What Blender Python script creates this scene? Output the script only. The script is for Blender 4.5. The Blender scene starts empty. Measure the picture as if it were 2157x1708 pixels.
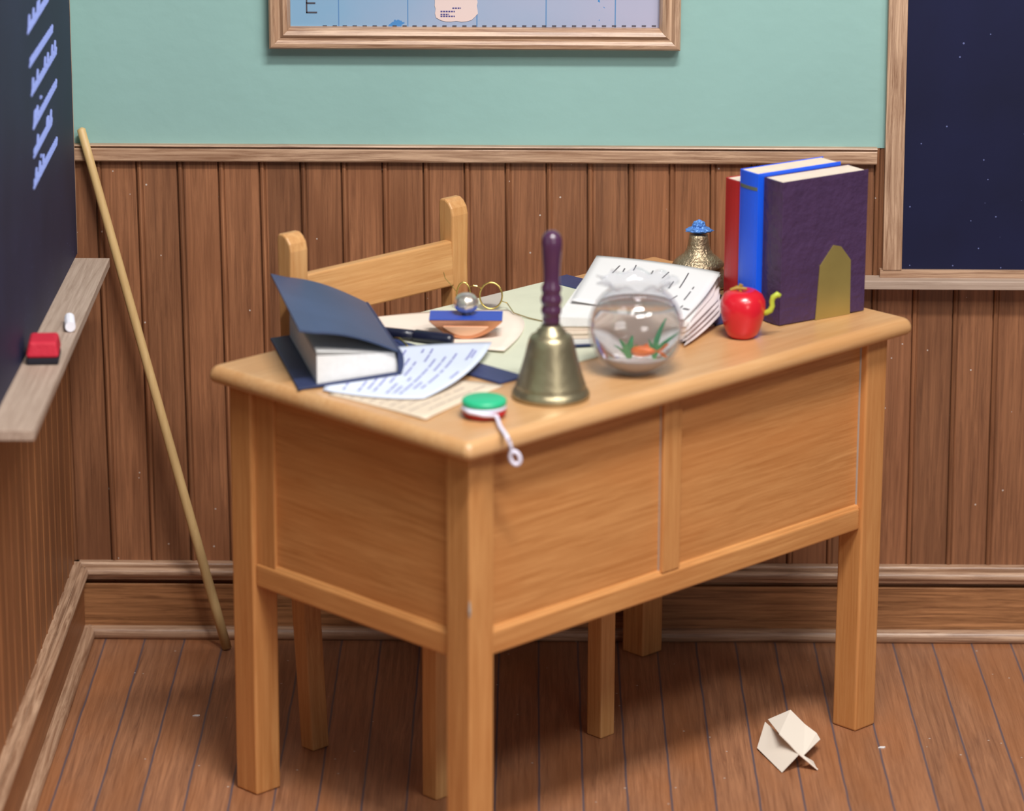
import bpy, bmesh, math, random
from mathutils import Vector, Matrix
random.seed(7)
SC = bpy.context.scene
COL = SC.collection
PI = math.pi
R = math.radians

# ------------------------------------------------------------------ camera
FPX = 7468.53
CAM = Vector((0.85582, -6.35131, 2.3462))
_p, _y, _r = R(16.57037), R(0.2598), R(0.21991)
FW = Vector((-math.sin(_y)*math.cos(_p), math.cos(_y)*math.cos(_p), -math.sin(_p)))
_rt = Vector((math.cos(_y), math.sin(_y), 0)); _up = _rt.cross(FW)
RT = _rt*math.cos(_r) + _up*math.sin(_r)
UP = -_rt*math.sin(_r) + _up*math.cos(_r)
cd = bpy.data.cameras.new('camera'); cam = bpy.data.objects.new('camera', cd); COL.objects.link(cam)
cd.sensor_width = 36; cd.lens = FPX/2157*36; cd.clip_start = .05; cd.clip_end = 100
M = Matrix((RT, UP, -FW)).transposed().to_4x4(); M.translation = CAM
cam.matrix_world = M
cd.dof.use_dof = True; cd.dof.focus_distance = 6.4; cd.dof.aperture_fstop = 2.3
SC.camera = cam

def at(px, py, ax, v):
    """world point seen at photo pixel (px,py) on the plane axis=v (used to place things on real surfaces)"""
    d = FW*FPX + RT*(px-1078.5) - UP*(py-854)
    return CAM + d*((v-CAM[ax])/d[ax])
def atz(px, py, z=.75): return at(px, py, 2, z)

# ------------------------------------------------------------------ materials
def srgb(r, g, b):
    f = lambda c: (c/255/12.92) if c/255 <= .04045 else ((c/255+.055)/1.055)**2.4
    return (f(r), f(g), f(b), 1)
def newmat(name):
    m = bpy.data.materials.new(name); m.use_nodes = True
    nt = m.node_tree; b = nt.nodes['Principled BSDF']
    return m, nt, b
def N(nt, t, **k):
    n = nt.nodes.new(t)
    for a, v in k.items(): setattr(n, a, v)
    return n
def plain(name, col, rough=.5, metal=0, spec=.5, bump=0, bscale=60, var=0, vscale=20, coat=0):
    m, nt, b = newmat(name)
    b.inputs['Base Color'].default_value = col; b.inputs['Roughness'].default_value = rough
    b.inputs['Metallic'].default_value = metal; b.inputs['Specular IOR Level'].default_value = spec
    b.inputs['Coat Weight'].default_value = coat
    tc = N(nt, 'ShaderNodeTexCoord')
    if var:
        n = N(nt, 'ShaderNodeTexNoise'); n.inputs['Scale'].default_value = vscale; n.inputs['Detail'].default_value = 5
        nt.links.new(tc.outputs['Object'], n.inputs['Vector'])
        r = N(nt, 'ShaderNodeValToRGB'); r.color_ramp.elements[0].position = .3; r.color_ramp.elements[1].position = .7
        r.color_ramp.elements[0].color = tuple(c*(1-var) for c in col[:3])+(1,)
        r.color_ramp.elements[1].color = tuple(min(1, c*(1+var)) for c in col[:3])+(1,)
        nt.links.new(n.outputs['Fac'], r.inputs['Fac']); nt.links.new(r.outputs['Color'], b.inputs['Base Color'])
    if bump:
        n = N(nt, 'ShaderNodeTexNoise'); n.inputs['Scale'].default_value = bscale; n.inputs['Detail'].default_value = 4
        nt.links.new(tc.outputs['Object'], n.inputs['Vector'])
        bp = N(nt, 'ShaderNodeBump'); bp.inputs['Strength'].default_value = bump; bp.inputs['Distance'].default_value = .004
        nt.links.new(n.outputs['Fac'], bp.inputs['Height']); nt.links.new(bp.outputs['Normal'], b.inputs['Normal'])
    return m
def wood(name, light, dark, axis='x', rough=.45, streak=1.0, blotch=.35, blotchcol=None, plank=None, coat=0.0,
         lines=None, spec=.5, grain=1.0, specks=0):
    """procedural timber with the grain along axis; plank=(axis, period, offset, amount) gives each board its own tone;
       lines=(axis, period, offset, halfwidth, colour) are the glued joints between boards"""
    m, nt, b = newmat(name); L = nt.links.new
    tc = N(nt, 'ShaderNodeTexCoord'); mp = N(nt, 'ShaderNodeMapping')
    s = {'x': (2.2, 60, 60), 'y': (60, 2.2, 60), 'z': (60, 60, 2.2)}[axis]
    mp.inputs['Scale'].default_value = tuple(v*grain for v in s)
    L(tc.outputs['Object'], mp.inputs['Vector'])
    vec = mp.outputs['Vector']
    rnd = None
    if plank:
        ax, per, off, amt = plank
        sep = N(nt, 'ShaderNodeSeparateXYZ'); L(tc.outputs['Object'], sep.inputs[0])
        a = N(nt, 'ShaderNodeMath', operation='SUBTRACT'); L(sep.outputs['XYZ'.index(ax.upper())], a.inputs[0]); a.inputs[1].default_value = off
        d = N(nt, 'ShaderNodeMath', operation='DIVIDE'); L(a.outputs[0], d.inputs[0]); d.inputs[1].default_value = per
        f = N(nt, 'ShaderNodeMath', operation='FLOOR'); L(d.outputs[0], f.inputs[0])
        wn = N(nt, 'ShaderNodeTexWhiteNoise', noise_dimensions='1D'); L(f.outputs[0], wn.inputs['W']); rnd = wn.outputs['Value']
        cmb = N(nt, 'ShaderNodeCombineXYZ'); ml = N(nt, 'ShaderNodeMath', operation='MULTIPLY'); L(wn.outputs['Value'], ml.inputs[0]); ml.inputs[1].default_value = 50
        for i in range(3): L(ml.outputs[0], cmb.inputs[i])
        va = N(nt, 'ShaderNodeVectorMath', operation='ADD'); L(vec, va.inputs[0]); L(cmb.outputs[0], va.inputs[1]); vec = va.outputs[0]
    n1 = N(nt, 'ShaderNodeTexNoise'); n1.inputs['Scale'].default_value = 2.3; n1.inputs['Detail'].default_value = 9; n1.inputs['Roughness'].default_value = .72
    n1.inputs['Distortion'].default_value = .6
    L(vec, n1.inputs['Vector'])
    r1 = N(nt, 'ShaderNodeValToRGB'); e = r1.color_ramp.elements
    e[0].position = .5-.22/streak*1.0; e[1].position = .5+.2/streak
    e[0].color = dark; e[1].color = light
    L(n1.outputs['Fac'], r1.inputs['Fac'])
    col = r1.outputs['Color']
    n2 = N(nt, 'ShaderNodeTexNoise'); n2.inputs['Scale'].default_value = 4.5; n2.inputs['Detail'].default_value = 3
    mp2 = N(nt, 'ShaderNodeMapping'); mp2.inputs['Scale'].default_value = {'x': (.6, 2, 2), 'y': (2, .6, 2), 'z': (2, 2, .6)}[axis]
    if plank: L(va.outputs[0], mp2.inputs['Vector']); mp2.inputs['Scale'].default_value = tuple(v*q for v, q in zip(mp2.inputs['Scale'].default_value, {'x': (.45, .017, .017), 'y': (.017, .45, .017), 'z': (.017, .017, .45)}[axis]))
    else: L(tc.outputs['Object'], mp2.inputs['Vector'])
    L(mp2.outputs['Vector'], n2.inputs['Vector'])
    mr = N(nt, 'ShaderNodeMapRange'); mr.inputs[1].default_value = .42; mr.inputs[2].default_value = .68; mr.inputs[4].default_value = blotch
    L(n2.outputs['Fac'], mr.inputs[0])
    mx = N(nt, 'ShaderNodeMix', data_type='RGBA'); L(mr.outputs[0], mx.inputs[0]); L(col, mx.inputs[6]); mx.inputs[7].default_value = blotchcol or dark
    col = mx.outputs[2]
    if plank:
        hs = N(nt, 'ShaderNodeHueSaturation'); L(col, hs.inputs['Color'])
        m2 = N(nt, 'ShaderNodeMapRange'); m2.inputs[3].default_value = 1-amt; m2.inputs[4].default_value = 1+amt; L(rnd, m2.inputs[0]); L(m2.outputs[0], hs.inputs['Value'])
        col = hs.outputs['Color']
    if lines:
        ax, per, off, hw, lc = lines
        nz = N(nt, 'ShaderNodeTexNoise'); nz.inputs['Scale'].default_value = 9; nz.inputs['Detail'].default_value = 6; L(tc.outputs['Object'], nz.inputs['Vector'])
        wob = N(nt, 'ShaderNodeMath', operation='MULTIPLY_ADD'); L(nz.outputs['Fac'], wob.inputs[0]); wob.inputs[1].default_value = .004; wob.inputs[2].default_value = -.002
        sep2 = N(nt, 'ShaderNodeSeparateXYZ'); L(tc.outputs['Object'], sep2.inputs[0])
        ad = N(nt, 'ShaderNodeMath', operation='ADD'); L(sep2.outputs['XYZ'.index(ax.upper())], ad.inputs[0]); L(wob.outputs[0], ad.inputs[1])
        pp = N(nt, 'ShaderNodeMath', operation='SUBTRACT'); L(ad.outputs[0], pp.inputs[0]); pp.inputs[1].default_value = off
        png = N(nt, 'ShaderNodeMath', operation='PINGPONG'); L(pp.outputs[0], png.inputs[0]); png.inputs[1].default_value = per/2
        lt = N(nt, 'ShaderNodeMapRange'); L(png.outputs[0], lt.inputs[0]); lt.inputs[1].default_value = hw*.4; lt.inputs[2].default_value = hw*1.2; lt.inputs[3].default_value = .9; lt.inputs[4].default_value = 0
        mx3 = N(nt, 'ShaderNodeMix', data_type='RGBA'); L(lt.outputs[0], mx3.inputs[0]); L(col, mx3.inputs[6]); mx3.inputs[7].default_value = lc
        col = mx3.outputs[2]
    if specks:
        vo = N(nt, 'ShaderNodeTexVoronoi'); vo.inputs['Scale'].default_value = specks; L(tc.outputs['Object'], vo.inputs['Vector'])
        lt = N(nt, 'ShaderNodeMath', operation='LESS_THAN'); L(vo.outputs['Distance'], lt.inputs[0]); lt.inputs[1].default_value = .045
        mx4 = N(nt, 'ShaderNodeMix', data_type='RGBA'); L(lt.outputs[0], mx4.inputs[0]); L(col, mx4.inputs[6]); mx4.inputs[7].default_value = srgb(190, 175, 165)
        col = mx4.outputs[2]
    L(col, b.inputs['Base Color'])
    b.inputs['Roughness'].default_value = rough; b.inputs['Coat Weight'].default_value = coat; b.inputs['Coat Roughness'].default_value = .3
    b.inputs['Specular IOR Level'].default_value = spec
    bp = N(nt, 'ShaderNodeBump'); bp.inputs['Strength'].default_value = .25; bp.inputs['Distance'].default_value = .002
    L(n1.outputs['Fac'], bp.inputs['Height']); L(bp.outputs['Normal'], b.inputs['Normal'])
    return m

DL, DD = srgb(216, 158, 98), srgb(174, 112, 58)
MAT = {}
G = .07518; G0 = .06416; SH = -.01158
for a in 'xyz':
    MAT['desk_'+a] = wood('maple_'+a, DL, DD, a, rough=.42, streak=1.0, blotch=.5, blotchcol=srgb(194, 128, 72), coat=.3)
    MAT['chair_'+a] = wood('chair_maple_'+a, srgb(214, 166, 110), srgb(180, 124, 70), a, rough=.45, streak=1.0, blotch=.4)
    MAT['trim_'+a] = wood('oak_trim_'+a, srgb(202, 168, 140), srgb(132, 98, 76), a, rough=.36, streak=1.9, blotch=.3, blotchcol=srgb(150, 108, 78))
for a in 'xy':
    MAT['tray_'+a] = wood('grey_tray_wood_'+a, srgb(196, 174, 158), srgb(146, 122, 106), a, rough=.6, streak=1.0, blotch=.3, blotchcol=srgb(150, 128, 112))
    MAT['panel_'+a] = wood('maple_panel_'+a, srgb(212, 152, 94), srgb(178, 116, 62), a, rough=.42, streak=1.25, blotch=.5, blotchcol=srgb(196, 124, 66), coat=.1)
MAT['base_x'] = wood('baseboard_board_x', srgb(182, 128, 84), srgb(118, 76, 44), 'x', rough=.5, streak=1.8, blotch=.4)
MAT['base_y'] = wood('baseboard_board_y', srgb(172, 116, 74), srgb(118, 74, 44), 'y', rough=.5, streak=1.0, blotch=.4)
MAT['top'] = wood('maple_top', srgb(216, 172, 124), srgb(188, 138, 88), 'x', rough=.33, streak=.9, blotch=.5, blotchcol=srgb(198, 140, 84), coat=.25)
MAT['bead_back'] = wood('beadboard_back', srgb(160, 108, 74), srgb(110, 70, 46), 'z', rough=.5, streak=1.3, blotch=.6, blotchcol=srgb(116, 72, 46), plank=('x', G, G0+.0125, .2), specks=26)
MAT['bead_left'] = wood('beadboard_left', srgb(168, 112, 70), srgb(112, 70, 44), 'z', rough=.5, streak=1.0, blotch=.4, plank=('y', G, .0, .12))
MAT['floor'] = wood('floor_planks', srgb(176, 124, 90), srgb(122, 82, 60), 'y', rough=.38, streak=1.2, blotch=.5, blotchcol=srgb(160, 100, 58), plank=('x', .0746, .0585, .07),
                    lines=('x', .0746, .0585, .0022, srgb(86, 80, 90)), coat=.1, specks=22)
MAT['pointer'] = wood('pointer_wood', srgb(214, 184, 132), srgb(186, 150, 98), 'z', rough=.5, streak=.6)
MAT['paint'] = plain('seafoam_paint', srgb(140, 177, 172), .55, bump=.25, bscale=25, var=.035, vscale=3)
MAT['board'] = None
def boardmat(name, col, sp):
    m, nt, b = newmat(name); L = nt.links.new
    tc = N(nt, 'ShaderNodeTexCoord'); vo = N(nt, 'ShaderNodeTexVoronoi'); vo.inputs['Scale'].default_value = sp
    nz = N(nt, 'ShaderNodeTexNoise'); nz.inputs['Scale'].default_value = 5; nz.inputs['Detail'].default_value = 5
    L(tc.outputs['Object'], vo.inputs['Vector']); L(tc.outputs['Object'], nz.inputs['Vector'])
    sub = N(nt, 'ShaderNodeMath', operation='MULTIPLY_ADD'); L(nz.outputs['Fac'], sub.inputs[0]); sub.inputs[1].default_value = .22; sub.inputs[2].default_value = -.06
    lt = N(nt, 'ShaderNodeMath', operation='LESS_THAN'); L(vo.outputs['Distance'], lt.inputs[0]); L(sub.outputs[0], lt.inputs[1])
    r = N(nt, 'ShaderNodeValToRGB'); r.color_ramp.elements[0].position = .35; r.color_ramp.elements[1].position = .75
    r.color_ramp.elements[0].color = col; r.color_ramp.elements[1].color = tuple(c*1.45 for c in col[:3])+(1,)
    L(nz.outputs['Fac'], r.inputs['Fac'])
    mx = N(nt, 'ShaderNodeMix', data_type='RGBA'); L(lt.outputs[0], mx.inputs[0]); L(r.outputs['Color'], mx.inputs[6]); mx.inputs[7].default_value = srgb(96, 104, 150)
    L(mx.outputs[2], b.inputs['Base Color']); b.inputs['Roughness'].default_value = .6; b.inputs['Specular IOR Level'].default_value = .3
    return m
MAT['board_left'] = boardmat('slate_blue_left', srgb(30, 34, 60), 60)
MAT['board_right'] = boardmat('slate_blue_right', srgb(13, 17, 48), 42)
MAT['chalk'] = plain('chalk_writing', srgb(134, 150, 212), .9)
MAT['navy'] = plain('navy_leather', srgb(52, 62, 104), .45, bump=.2, bscale=90)
MAT['navybook'] = plain('navy_book_cloth', srgb(60, 75, 106), .45, var=.12, vscale=9)
MAT['navybookin'] = plain('navy_book_cloth_dark', srgb(44, 54, 90), .5)
MAT['blotter'] = plain('blotter_green', srgb(204, 206, 184), .8, var=.03)
MAT['cream'] = plain('cream_paper', srgb(232, 218, 204), .75, var=.04, vscale=12)
MAT['beige'] = plain('beige_paper', srgb(216, 198, 176), .75, var=.06, vscale=14)
MAT['white'] = plain('white_paper', srgb(224, 222, 222), .7)
MAT['letter'] = plain('bluish_paper', srgb(212, 220, 238), .6)
MAT['ink'] = plain('blue_ink', srgb(140, 142, 190), .8)
MAT['inkdark'] = plain('dark_ink', srgb(70, 62, 70), .8)
MAT['inkgrey'] = plain('faint_ink', srgb(176, 160, 150), .8)
MAT['pages'] = plain('page_edges', srgb(224, 222, 220), .8, var=.04, vscale=120)
MAT['pageswarm'] = plain('page_edges_warm', srgb(226, 208, 190), .8, var=.06, vscale=60)
MAT['fan'] = plain('fanned_paper', srgb(214, 200, 198), .75)
MAT['brownline'] = plain('brown_binding', srgb(150, 92, 64), .6)
MAT['brass'] = plain('aged_brass', srgb(168, 156, 126), .38, metal=.85, bump=.35, bscale=45, var=.12, vscale=18)
MAT['brassrough'] = plain('pitted_brass', srgb(186, 166, 136), .38, metal=.85, bump=.7, bscale=200, var=.15, vscale=60)
MAT['gold'] = plain('gold_wire', srgb(214, 190, 110), .25, metal=1)
MAT['goldplate'] = plain('dull_gold_plate', srgb(176, 156, 92), .42, metal=.6, var=.08, vscale=12)
MAT['copper'] = plain('copper', srgb(214, 148, 110), .22, metal=.8, var=.06, vscale=15)
MAT['copperlight'] = plain('copper_painted_highlight', srgb(236, 186, 152), .35, metal=.5)  # lighter copper paints the highlight on the embossed arc as colour
MAT['silver'] = plain('silver', srgb(226, 214, 202), .3, metal=.85)
MAT['bluetop'] = plain('blue_enamel', srgb(44, 78, 176), .4)
MAT['bluefoil'] = plain('blue_foil', srgb(92, 142, 216), .3, metal=.25, bump=.8, bscale=150)
MAT['aubergine'] = plain('aubergine_handle', srgb(78, 44, 72), .25, coat=.5)
MAT['purple'] = plain('dark_purple_leather', srgb(70, 49, 80), .42, bump=.9, spec=.35, bscale=55, var=.1, vscale=20)
MAT['red'] = plain('red_cloth', srgb(166, 22, 28), .4, var=.08, vscale=12)
MAT['blue'] = plain('bright_blue_paint', srgb(20, 86, 226), .4, var=.06, vscale=9)
MAT['apple'] = plain('apple_red', srgb(206, 28, 44), .28, var=.12, vscale=9, coat=.3)
MAT['worm'] = plain('worm_green', srgb(180, 190, 60), .5)
MAT['leaf'] = plain('stem_ochre', srgb(160, 130, 50), .6)
MAT['green'] = plain('yoyo_green', srgb(40, 178, 128), .4)
MAT['yored'] = plain('yoyo_red', srgb(172, 26, 34), .35)
MAT['string'] = plain('white_string', srgb(225, 220, 238), .7)
MAT['eraser'] = plain('red_felt', srgb(190, 26, 52), .7, bump=.4, bscale=80)
MAT['black'] = plain('black_plastic', srgb(26, 28, 48), .3, bump=.3, bscale=60)
MAT['felt'] = plain('dark_felt', srgb(26, 24, 36), .9)
MAT['chalkstick'] = plain('chalk_stick', srgb(236, 236, 246), .9)
MAT['origami'] = plain('folded_paper', srgb(236, 226, 212), .75)
MAT['glue'] = plain('dried_glue', srgb(168, 158, 150), .35, spec=.6)
MAT['sand'] = plain('pale_sand', srgb(224, 216, 214), .8, bump=.5, bscale=140)
MAT['fish'] = plain('goldfish_orange', srgb(232, 110, 16), .4)
MAT['plant'] = plain('water_weed', srgb(34, 150, 84), .5)
def glassmat(name, ior=1.45, tint=(1, 1, 1, 1), rough=0.0):
    m, nt, b = newmat(name)
    b.inputs['Transmission Weight'].default_value = 1; b.inputs['Roughness'].default_value = rough
    b.inputs['IOR'].default_value = ior; b.inputs['Base Color'].default_value = tint
    return m
def thinglass(name, haze, hcol):
    m, nt, b = newmat(name); L = nt.links.new
    tr = N(nt, 'ShaderNodeBsdfTransparent'); tr.inputs[0].default_value = (.96, .96, .97, 1)
    gs = N(nt, 'ShaderNodeBsdfGlossy'); gs.inputs['Roughness'].default_value = .03
    lw = N(nt, 'ShaderNodeLayerWeight'); lw.inputs[0].default_value = .5
    pw = N(nt, 'ShaderNodeMath', operation='POWER'); L(lw.outputs['Facing'], pw.inputs[0]); pw.inputs[1].default_value = 5
    fm = N(nt, 'ShaderNodeMath', operation='MULTIPLY_ADD'); L(pw.outputs[0], fm.inputs[0]); fm.inputs[1].default_value = .55; fm.inputs[2].default_value = .045
    m1 = N(nt, 'ShaderNodeMixShader'); L(fm.outputs[0], m1.inputs[0]); L(tr.outputs[0], m1.inputs[1]); L(gs.outputs[0], m1.inputs[2])
    df = N(nt, 'ShaderNodeBsdfDiffuse'); df.inputs[0].default_value = hcol
    lw2 = N(nt, 'ShaderNodeLayerWeight'); lw2.inputs[0].default_value = .35
    p2 = N(nt, 'ShaderNodeMath', operation='POWER'); L(lw2.outputs['Facing'], p2.inputs[0]); p2.inputs[1].default_value = 2
    mm = N(nt, 'ShaderNodeMath', operation='MULTIPLY_ADD'); L(p2.outputs[0], mm.inputs[0]); mm.inputs[1].default_value = haze*1.2; mm.inputs[2].default_value = haze*.35
    m2 = N(nt, 'ShaderNodeMixShader'); L(mm.outputs[0], m2.inputs[0]); L(m1.outputs[0], m2.inputs[1]); L(df.outputs[0], m2.inputs[2])
    L(m2.outputs[0], nt.nodes['Material Output'].inputs['Surface']); return m
MAT['glass'] = thinglass('clear_glass', .10, srgb(225, 225, 235))
MAT['water'] = glassmat('clear_resin_water', 1.30, (.98, .98, .98, 1))
MAT['lens'] = glassmat('lens_glass', 1.05, (.78, .70, .80, 1))  # grey-violet tint puts the lens reflection into the glass colour

# ------------------------------------------------------------------ object helpers
def tag(o, label=None, cat=None, group=None, kind=None):
    if label: o['label'] = label
    if cat: o['category'] = cat
    if group: o['group'] = group
    if kind: o['kind'] = kind
    return o
def thing(name, label, cat, loc=(0, 0, 0), rz=0, group=None):
    o = bpy.data.objects.new(name, None); COL.objects.link(o)
    o.location = loc; o.rotation_euler = (0, 0, rz); o.empty_display_size = .05
    return tag(o, label, cat, group)
def obj(name, bm, mat, parent=None, smooth=False, bevel=0, seg=2, mats=None):
    me = bpy.data.meshes.new(name)
    bmesh.ops.remove_doubles(bm, verts=bm.verts, dist=1e-6)
    bmesh.ops.recalc_face_normals(bm, faces=bm.faces)
    bm.to_mesh(me); bm.free()
    for p in me.polygons: p.use_smooth = smooth
    for m in (mats or [mat]): me.materials.append(m)
    o = bpy.data.objects.new(name, me); COL.objects.link(o)
    if parent: o.parent = parent
    if bevel:
        md = o.modifiers.new('bevel', 'BEVEL'); md.width = bevel; md.segments = seg; md.limit_method = 'ANGLE'; md.angle_limit = R(40)
        md.harden_normals = False
    return o
def struct(name, bm, mat, parent=None, **k):
    o = obj(name, bm, mat, parent, **k)
    if not parent: o['kind'] = 'structure'
    return o
def box(bm, a, b, mat=0):
    x0, y0, z0 = a; x1, y1, z1 = b
    v = [bm.verts.new(p) for p in ((x0,y0,z0),(x1,y0,z0),(x1,y1,z0),(x0,y1,z0),(x0,y0,z1),(x1,y0,z1),(x1,y1,z1),(x0,y1,z1))]
    for f in ((0,3,2,1),(4,5,6,7),(0,1,5,4),(1,2,6,5),(2,3,7,6),(3,0,4,7)):
        bm.faces.new([v[i] for i in f]).material_index = mat
    return v
def hexa(bm, bot, top, mat=0):
    """solid between two quads"""
    v = [bm.verts.new(p) for p in list(bot)+list(top)]
    for f in ((0,3,2,1),(4,5,6,7),(0,1,5,4),(1,2,6,5),(2,3,7,6),(3,0,4,7)):
        bm.faces.new([v[i] for i in f]).material_index = mat
def prism(bm, pts, fn, d0, d1):
    """extrude a 2D outline; fn(p, q, d) -> 3D point"""
    a = [bm.verts.new(fn(p, q, d0)) for p, q in pts]; b = [bm.verts.new(fn(p, q, d1)) for p, q in pts]
    n = len(pts)
    for i in range(n): bm.faces.new((a[i], a[(i+1) % n], b[(i+1) % n], b[i]))
    bm.faces.new(a[::-1]); bm.faces.new(b)
def lathe(bm, prof, cx=0, cy=0, z0=0, n=48, fr=None, cap=True):
    rings = []
    for k, (r, z) in enumerate(prof):
        if r < 1e-6: rings.append([bm.verts.new((cx, cy, z0+z))]); continue
        rings.append([bm.verts.new((cx+r*(fr(k, i/n) if fr else 1)*math.cos(2*PI*i/n), cy+r*(fr(k, i/n) if fr else 1)*math.sin(2*PI*i/n), z0+z)) for i in range(n)])
    for a, b in zip(rings, rings[1:]):
        for i in range(n):
            j = (i+1) % n
            if len(a) == 1 and len(b) == 1: continue
            if len(a) == 1: bm.faces.new((a[0], b[i], b[j]))
            elif len(b) == 1: bm.faces.new((a[i], a[j], b[0]))
            else: bm.faces.new((a[i], a[j], b[j], b[i]))
    if cap:
        if len(rings[0]) > 1: bm.faces.new(rings[0][::-1])
        if len(rings[-1]) > 1: bm.faces.new(rings[-1])
def tube(bm, pts, r, n=10, closed=False, flat=None):
    pts = [Vector(p) for p in pts]; m = len(pts)
    rr = r if isinstance(r, (list, tuple)) else [r]*m
    rings = []; prev = None
    for i, p in enumerate(pts):
        if closed: t = pts[(i+1) % m]-pts[i-1]
        else: t = pts[min(i+1, m-1)]-pts[max(i-1, 0)]
        t.normalize()
        if prev is None:
            u = t.cross(Vector((0, 0, 1)));
            if u.length < 1e-3: u = t.cross(Vector((1, 0, 0)))
        else: u = prev - t*prev.dot(t)
        u.normalize(); prev = u; w = t.cross(u)
        rings.append([bm.verts.new(p+(u*math.cos(2*PI*k/n)+w*math.sin(2*PI*k/n))*rr[i]) for k in range(n)])
    prs = list(zip(rings, rings[1:])) + ([(rings[-1], rings[0])] if closed else [])
    for a, b in prs:
        for k in range(n): bm.faces.new((a[k], a[(k+1) % n], b[(k+1) % n], b[k]))
    if not closed: bm.faces.new(rings[0][::-1]); bm.faces.new(rings[-1])
def patch(bm, f, th, ns=16, nt_=16, mat=0):
    """thick sheet from f(s,t)->Vector, thickness th downwards along -z"""
    top = [[bm.verts.new(f(i/ns, j/nt_)) for j in range(nt_+1)] for i in range(ns+1)]
    bot = [[bm.verts.new(Vector(f(i/ns, j/nt_))-Vector((0, 0, th))) for j in range(nt_+1)] for i in range(ns+1)]
    for i in range(ns):
        for j in range(nt_):
            bm.faces.new((top[i][j], top[i+1][j], top[i+1][j+1], top[i][j+1])).material_index = mat
            bm.faces.new((bot[i][j], bot[i][j+1], bot[i+1][j+1], bot[i+1][j])).material_index = mat
    for i in range(ns):
        for j, s in ((0, 1), (nt_, -1)):
            bm.faces.new((top[i][j], bot[i][j], bot[i+1][j], top[i+1][j]))
    for j in range(nt_):
        for i in (0, ns):
            bm.faces.new((top[i][j], top[i][j+1], bot[i][j+1], bot[i][j]))
def quadfn(a, b, c, d):
    """bilinear a(s0,t0) b(s1,t0) c(s1,t1) d(s0,t1)"""
    a, b, c, d = map(Vector, (a, b, c, d))
    return lambda s, t: (a*(1-s)+b*s)*(1-t)+(d*(1-s)+c*s)*t
def quad9(P):
    """biquadratic through a 3x3 net P[row t][col s]"""
    def l(x): return (2*(x-.5)*(x-1), 4*x*(1-x), 2*x*(x-.5))
    P = [[Vector(p) for p in row] for row in P]
    def f(s, t):
        v = Vector((0, 0, 0)); a = l(s); b = l(t)
        for j in range(3):
            for i in range(3): v += P[j][i]*a[i]*b[j]
        return v
    return f
def strokes(bm, f, segs, w, lift=.0008):
    """thin raised ink bars on a sheet, each (s0,t0,s1,t1)"""
    for s0, t0, s1, t1 in segs:
        n = 4; a = []
        for k in range(n+1):
            q = k/n; p = f(s0+(s1-s0)*q, t0+(t1-t0)*q); a.append(p)
        d = (a[-1]-a[0]).normalized(); side = d.cross(Vector((0, 0, 1))).normalized()*w
        up = Vector((0, 0, lift))
        vs = [(bm.verts.new(p+side+up), bm.verts.new(p-side+up), bm.verts.new(p+side+up*.3), bm.verts.new(p-side+up*.3)) for p in a]
        for x, y in zip(vs, vs[1:]):
            bm.faces.new((x[0], y[0], y[1], x[1])); bm.faces.new((x[0], x[2], y[2], y[0])); bm.faces.new((x[1], y[1], y[3], x[3]))
def handwriting(f, nlines, s0, s1, t0, t1, along='t', seed=1, gap=.35):
    rnd = random.Random(seed); out = []
    for k in range(nlines):
        c = s0+(s1-s0)*k/max(1, nlines-1); p = t0
        while p < t1:
            e = min(t1, p+rnd.uniform(.05, .16))
            if rnd.random() > gap*.4:
                out.append((c, p, c, e) if along == 't' else (p, c, e, c))
            p = e+rnd.uniform(.015, .04)
    return out

# ------------------------------------------------------------------ the room
XR = 2.6; ZT = 1.75; YF = -3.2
bm = bmesh.new(); box(bm, (-.06, YF, -.04), (XR, .06, 0)); struct('floor', bm, MAT['floor'])
# wall behind: painted upper wall, wainscot as its part
bm = bmesh.new(); box(bm, (-.06, 0.007, 0), (XR, .06, ZT)); box(bm, (-.06, -.001, .951), (XR, .008, ZT))
wall = struct('wall_back', bm, MAT['paint'])
def bead_profile(n, g0, bh=1):
    pts = []
    for k in range(-2, n):
        x = g0+k*G
        pts += [(x, 0), (x+.0004, .0062), (x+.0022, .0062), (x+.0028, .0), (x+.0040, -.0018*bh), (x+.0068, -.0032*bh), (x+.0096, -.0020*bh),
                (x+.0110, .0005), (x+.0118, .0022), (x+.0124, .0022), (x+.0130, .0004), (x+.0150, 0), (x+.04, 0)]
    return pts
def beadboard(g0, n, z0, z1, lo, hi, fn, shear, bh=1):
    bm = bmesh.new(); pts = [p for p in bead_profile(n, g0, bh) if lo < p[0] < hi]; pts = [(lo, 0)]+pts+[(hi, 0)]
    cols = []
    for x, d in pts:
        cols.append([bm.verts.new(fn(x+shear*(z-.5), d, z)) for z in (z0, z1)])
    for a, b in zip(cols, cols[1:]): bm.faces.new((a[0], b[0], b[1], a[1]))
    # closed at the back
    bk = [[bm.verts.new(fn(x, .0068, z)) for z in (z0, z1)] for x in (lo, hi)]
    bm.faces.new((bk[0][0], bk[0][1], bk[1][1], bk[1][0]))
    return bm
struct('wainscot', beadboard(G0, 36, .02, .9515, -.02, XR-.02, lambda x, d, z: (x, d, z), SH), MAT['bead_back'], wall)
bm = bmesh.new(); box(bm, (-.06, YF, 0), (-.007, .0, ZT)); box(bm, (-.008, YF, .925), (.001, 0, ZT))
wl = struct('wall_left', bm, MAT['paint'])
struct('wainscot', beadboard(.02, 44, .02, .93, 0.0, 3.15, lambda x, d, z: (-d, -x, z), 0, .55), MAT['bead_left'], wl)

def arc(cx, cy, r, a0, a1, n=6): return [(cx+r*math.cos(R(a0+(a1-a0)*i/n)), cy+r*math.sin(R(a0+(a1-a0)*i/n))) for i in range(n+1)]
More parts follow.
